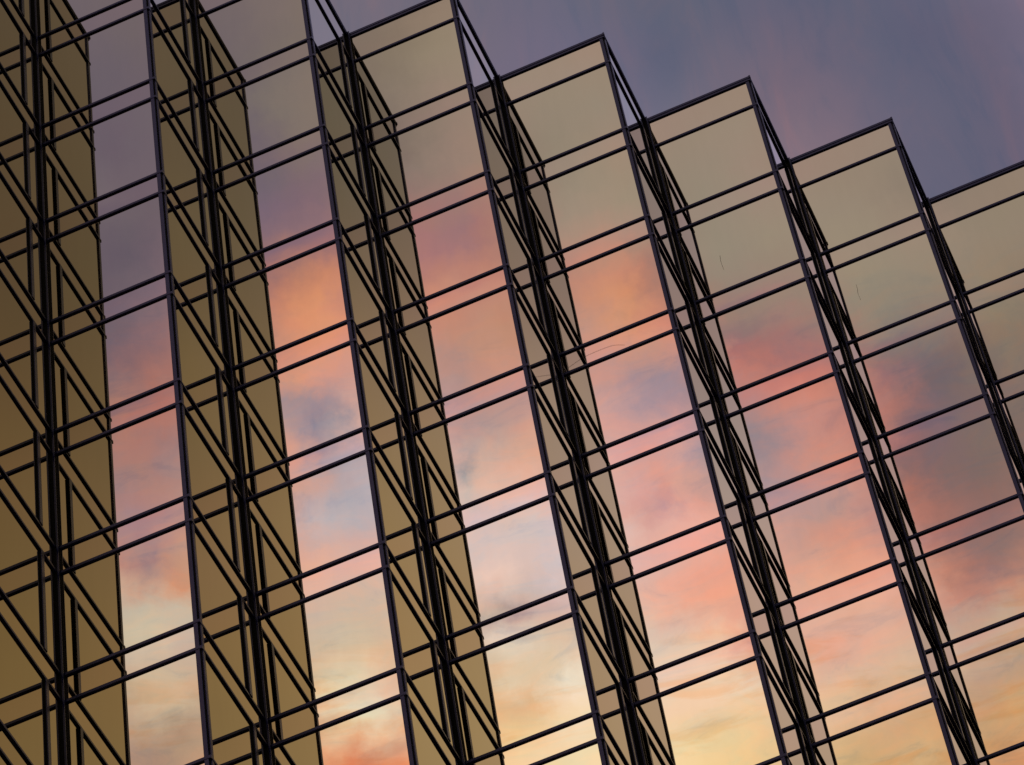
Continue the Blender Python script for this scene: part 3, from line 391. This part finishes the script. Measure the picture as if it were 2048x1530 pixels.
# ------------------------------------------------------------------ mesh helpers
def mesh_from(bm, name, mat, smooth=False):
    bmesh.ops.recalc_face_normals(bm, faces=bm.faces)
    me = bpy.data.meshes.new(name)
    bm.to_mesh(me); bm.free()
    for mt in (mat if isinstance(mat, tuple) else (mat,)): me.materials.append(mt)
    if smooth:
        for p in me.polygons: p.use_smooth = True
    return me


def link(name, me, parent, loc=(0, 0, 0)):
    o = bpy.data.objects.new(name, me)
    COL.objects.link(o)
    o.parent = parent
    o.location = loc
    return o


def box(bm, x0, x1, y0, y1, z0, z1, bev=0.008, mi=0):
    t = bmesh.new()
    vs = [t.verts.new((x, y, z)) for x in (x0, x1) for y in (y0, y1) for z in (z0, z1)]
    for f in ((0, 1, 3, 2), (4, 6, 7, 5), (0, 4, 5, 1), (2, 3, 7, 6), (0, 2, 6, 4), (1, 5, 7, 3)):
        t.faces.new([vs[i] for i in f])
    bmesh.ops.recalc_face_normals(t, faces=t.faces)
    if bev:
        bmesh.ops.bevel(t, geom=list(t.edges), offset=bev, segments=3, profile=0.5, affect='EDGES')
    for f in t.faces: f.material_index = mi
    tmp = bpy.data.meshes.new("tmp"); t.to_mesh(tmp); t.free()
    bm.from_mesh(tmp); bpy.data.meshes.remove(tmp)


def pane_mesh(name, w, h, mat, bulge, tilt_u, tilt_v, nu=8, nv=8):
    """a pane in its own x-z plane facing -y, very slightly pillowed the way heat-treated glass is"""
    bm = bmesh.new()
    g = []
    for j in range(nv + 1):
        row = []
        for i in range(nu + 1):
            u, v = 2 * i / nu - 1, 2 * j / nv - 1
            d = bulge * (1 - u * u) * (1 - v * v) + tilt_u * u * w / 2 + tilt_v * v * h / 2
            row.append(bm.verts.new(((u + 1) * w / 2, -d, (v + 1) * h / 2)))
        g.append(row)
    for j in range(nv):
        for i in range(nu):
            bm.faces.new((g[j][i], g[j][i + 1], g[j + 1][i + 1], g[j + 1][i]))
    me = bpy.data.meshes.new(name)
    bm.to_mesh(me); bm.free()
    me.materials.append(mat)
    for p in me.polygons: p.use_smooth = True
    return me


def lev(k, h):
    """height of a transom: storey k, its upper (0) or lower (1) line; 0,0 is the coping"""
    if k == 0 and h == 0: return ROOF_Z
    return ROOF_Z - (TOP_STRIP - STRIP + k * STOREY + h * STRIP)


BAR, OUT = 0.097, 0.040                       # transom height and projection
W, D = BAY_W, BAY_D

# shared bar meshes, in the bay's own frame: front wall on y = 0, side wall on x = W
bm = bmesh.new()
box(bm, 0.045, W + OUT, -OUT, 0.02, -BAR / 2, BAR / 2, 0.009)
box(bm, 0.045, W + OUT - 0.02, -OUT - 0.006, -OUT + 0.02, -BAR / 2 + 0.010, -BAR / 2 + 0.024, 0.003)
ME_TRANSOM = mesh_from(bm, "transom", M_METAL)
bm = bmesh.new()
box(bm, W - 0.02, W + OUT, 0.0, D - 0.045, -BAR / 2, BAR / 2, 0.009)
box(bm, W + OUT - 0.02, W + OUT + 0.006, 0.0, D - 0.045, -BAR / 2 + 0.010, -BAR / 2 + 0.024, 0.003)
ME_SIDE_TRANSOM = mesh_from(bm, "side_transom", M_METAL)
bm = bmesh.new()
box(bm, 0.045, W + 0.056, -0.056, 0.02, -0.095, 0.0, 0.010)
box(bm, 0.045, W + 0.044, -0.044, 0.02, -0.175, -0.098, 0.008)
box(bm, W - 0.02, W + 0.056, 0.003, D - 0.045, -0.075, -0.001, 0.010)
box(bm, W - 0.02, W + 0.044, 0.003, D - 0.045, -0.135, -0.078, 0.008)
box(bm, W + 0.01, W + 0.066, -0.066, -0.01, -0.10, 0.012, 0.010)
ME_COPING = mesh_from(bm, "coping", M_METAL)


def corner_post_mesh(z0, z1):
    bm = bmesh.new()
    box(bm, W - 0.112, W - 0.016, -0.036, 0.02, z0, z1, 0.007)
    box(bm, W - 0.02, W + 0.036, 0.016, 0.115, z0, z1, 0.007)
    box(bm, W - 0.03, W + 0.008, -0.008, 0.03, z0, z1, 0.0, 1)
    return mesh_from(bm, "corner_post", (M_METAL, M_GASKET))


def valley_post_mesh(z0, z1):
    bm = bmesh.new()
    box(bm, -0.02, 0.092, -0.102, 0.02, z0, z1, 0.006, 1)      # black sealed corner
    box(bm, 0.056, 0.100, -0.110, -0.090, z0, z1, 0.004)        # its slim metal cap
    return mesh_from(bm, "valley_post", (M_METAL, M_GASKET))


MULLION_Y = 0.76 * D
ME_MULLION = {}
def mullion_mesh(h):
    key = round(h, 3)
    if key not in ME_MULLION:
        bm = bmesh.new()
        box(bm, W - 0.02, W + 0.040, MULLION_Y - 0.055, MULLION_Y + 0.055, 0, h, 0.003, 1)
        box(bm, W + 0.032, W + 0.056, MULLION_Y - 0.062, MULLION_Y + 0.062, 0, h, 0.006)
        ME_MULLION[key] = mesh_from(bm, "mullion", (M_METAL, M_GASKET))
    return ME_MULLION[key]


def thread_mesh(pts, r):
    """a hair-thin line lying on the glass of the front wall (x, z under the coping)"""
    path = [Vector((x, -0.008, z)) for x, z in pts]
    fine = []
    n = len(path)
    for k in range(n - 1):
        p0, p1, p2, p3 = path[max(k - 1, 0)], path[k], path[k + 1], path[min(k + 2, n - 1)]
        for s in range(6):
            u = s / 6
            fine.append(0.5 * (2 * p1 + (p2 - p0) * u + (2 * p0 - 5 * p1 + 4 * p2 - p3) * u * u + (3 * p1 - p0 - 3 * p2 + p3) * u ** 3))
    fine.append(path[-1])
    bm = bmesh.new()
    rings = []
    for k, c in enumerate(fine):
        d = (fine[min(k + 1, len(fine) - 1)] - fine[max(k - 1, 0)]).normalized()
        s = d.cross(Vector((0, -1, 0))).normalized()
        w = r * (0.4 if k in (0, len(fine) - 1) else 1.0)
        rings.append([bm.verts.new(c + w * (s * math.cos(a) + Vector((0, -1, 0)) * math.sin(a))) for a in (0, 1.571, 3.142, 4.712)])
    for a, b_ in zip(rings, rings[1:]):
        for q in range(4): bm.faces.new((a[q], a[(q + 1) % 4], b_[(q + 1) % 4], b_[q]))
    bm.faces.new(rings[0]); bm.faces.new(rings[-1])
    return mesh_from(bm, "scratch", M_THREAD)


# ------------------------------------------------------------------ ground
bm = bmesh.new()
bmesh.ops.create_grid(bm, x_segments=8, y_segments=8, size=1500)
ground = link("ground", mesh_from(bm, "ground", M_PAVING), None)
ground['kind'] = 'structure'

# ------------------------------------------------------------------ the tower
tower = bpy.data.objects.new("glass_tower", None)
COL.objects.link(tower)
tower['label'] = "glass office tower with saw-tooth gold mirror facade in dark metal bars reflecting sunset clouds"
tower['category'] = "building"

def pane(kind, bay, w, h, loc, side=False):
    mat = M_VISION if kind != 'spandrel_panel' else M_SPANDREL
    s = 0.0007 if kind != 'spandrel_panel' else 0.00035
    a = random.gauss(0, 1)
    me = pane_mesh(kind, w, h, mat, random.uniform(0.2, 1.0) * 0.0011 * min(1, h / 2), random.gauss(0, s), random.gauss(0, s))
    o = link(kind, me, bay, loc)
    if side: o.rotation_euler = (0, 0, R(90))
    return o


# storeys shown bay by bay, from the left-hand bay to the right-hand one
BAYS = {-1: 9, 0: 9, 1: 9, 2: 9, 3: 8, 4: 8, 5: 7, 6: 5}
for i, n in BAYS.items():
    bay = bpy.data.objects.new("facade_bay", None)
    COL.objects.link(bay)
    bay.parent = tower
    bay.location = (i * W, i * D, 0)
    zb = lev(n, 0)
    # metalwork
    link("coping", ME_COPING, bay, (0, 0, ROOF_Z))
    link("corner_post", corner_post_mesh(zb, ROOF_Z - 0.2), bay)
    link("valley_post", valley_post_mesh(zb, ROOF_Z + 0.012), bay)
    for k in range(n):
        for h in (0, 1):
            if k == 0 and h == 0: continue
            z = lev(k, h)
            if i >= 0: link("transom", ME_TRANSOM, bay, (0, 0, z))
            link("side_transom", ME_SIDE_TRANSOM, bay, (0, 0, z))
    # glass
    for k in range(n):
        z_hi, z_mid, z_lo = lev(k, 0), lev(k, 1), lev(k + 1, 0)
        if i >= 0:
            pane("spandrel_panel", bay, W, z_hi - z_mid, (0, 0, z_mid))
            pane("window_pane", bay, W, z_mid - z_lo, (0, 0, z_lo))
        pane("spandrel_panel", bay, D, z_hi - z_mid, (W, 0, z_mid), True)
        pane("window_pane", bay, MULLION_Y, z_mid - z_lo, (W, 0, z_lo), True)
        pane("window_pane", bay, D - MULLION_Y, z_mid - z_lo, (W, MULLION_Y, z_lo), True)
        link("mullion", mullion_mesh(z_mid - z_lo - BAR), bay, (0, 0, z_lo + BAR / 2))

    # loose threads and scratches caught on the front glass
    for pts, r in {3: [([(0.232, -13.012), (0.548, -12.893), (0.763, -12.843), (1.181, -12.833), (1.473, -12.868), (1.746, -13.022)], 0.0026)],
                   4: [([(1.027, -6.981), (1.007, -7.257), (1.027, -7.623)], 0.0036)],
                   5: [([(0.781, -6.284), (0.783, -6.486), (0.759, -6.673), (0.778, -6.996)], 0.003)]}.get(i, []):
        link("scratch", thread_mesh(pts, r), bay, (0, 0, ROOF_Z))

# the rest of the tower: storeys below, bays beyond the ends, roof and back
FIRST, LAST = -4, 10
gm, fm = bmesh.new(), bmesh.new()
def quad(bm, pts): bm.faces.new([bm.verts.new(p) for p in pts])
for i in range(FIRST, LAST + 1):
    x0, y0 = i * W, i * D
    n = BAYS.get(i, 0)
    zt = lev(n, 0)
    zf = ROOF_Z if i == -1 else zt
    quad(gm, ((x0, y0, 0), (x0 + W, y0, 0), (x0 + W, y0, zf), (x0, y0, zf)))
    if i < LAST: quad(gm, ((x0 + W, y0, 0), (x0 + W, y0 + D, 0), (x0 + W, y0 + D, zt), (x0 + W, y0, zt)))
    k = 0
    while lev(k, 1) > 1.0:
        for h in (0, 1):
            z = lev(k, h)
            if z < 0.5: continue
            if z <= zf - 0.01 or (n == 0 and z <= zf): box(fm, x0 + 0.085, x0 + W + OUT, y0 - OUT, y0 - 0.002, z - BAR / 2, z + BAR / 2, 0)
            if z <= zt + 0.001: box(fm, x0 + W - 0.02, x0 + W + OUT, y0, y0 + D - 0.045, z - BAR / 2, z + BAR / 2, 0)
        k += 1
    for (a, c, d, e) in ((W - 0.118, W - 0.010, -0.036, 0.02), (W - 0.02, W + 0.036, 0.010, 0.115), (-0.02, 0.04, -0.055, 0.02)):
        box(fm, x0 + a, x0 + c, y0 + d, y0 + e, 0, zt - 0.001, 0)
lg = mesh_from(gm, "lower_glazing", M_VISION)
link("lower_glazing", lg, tower)
link("lower_framing", mesh_from(fm, "lower_framing", M_METAL), tower)
bm = bmesh.new()
outline = []
for i in range(FIRST, LAST + 1):
    outline += [(i * W, i * D), ((i + 1) * W, i * D)]
outline += [((LAST + 1) * W, (LAST + 12) * D), (FIRST * W, (LAST + 12) * D)]
zr = ROOF_Z - 0.35
bm.faces.new([bm.verts.new((x, y, zr)) for x, y in outline])
link("roof", mesh_from(bm, "roof", M_ROOF), tower)
bm = bmesh.new()
pts = outline[-3:] + [outline[0]]
pts[0] = ((LAST + 1) * W, LAST * D)
for (xa, ya), (xb, yb) in zip(pts, pts[1:]):
    quad(bm, ((xa, ya, 0), (xb, yb, 0), (xb, yb, ROOF_Z), (xa, ya, ROOF_Z)))
link("rear_wall", mesh_from(bm, "rear_wall", M_SPANDREL), tower)
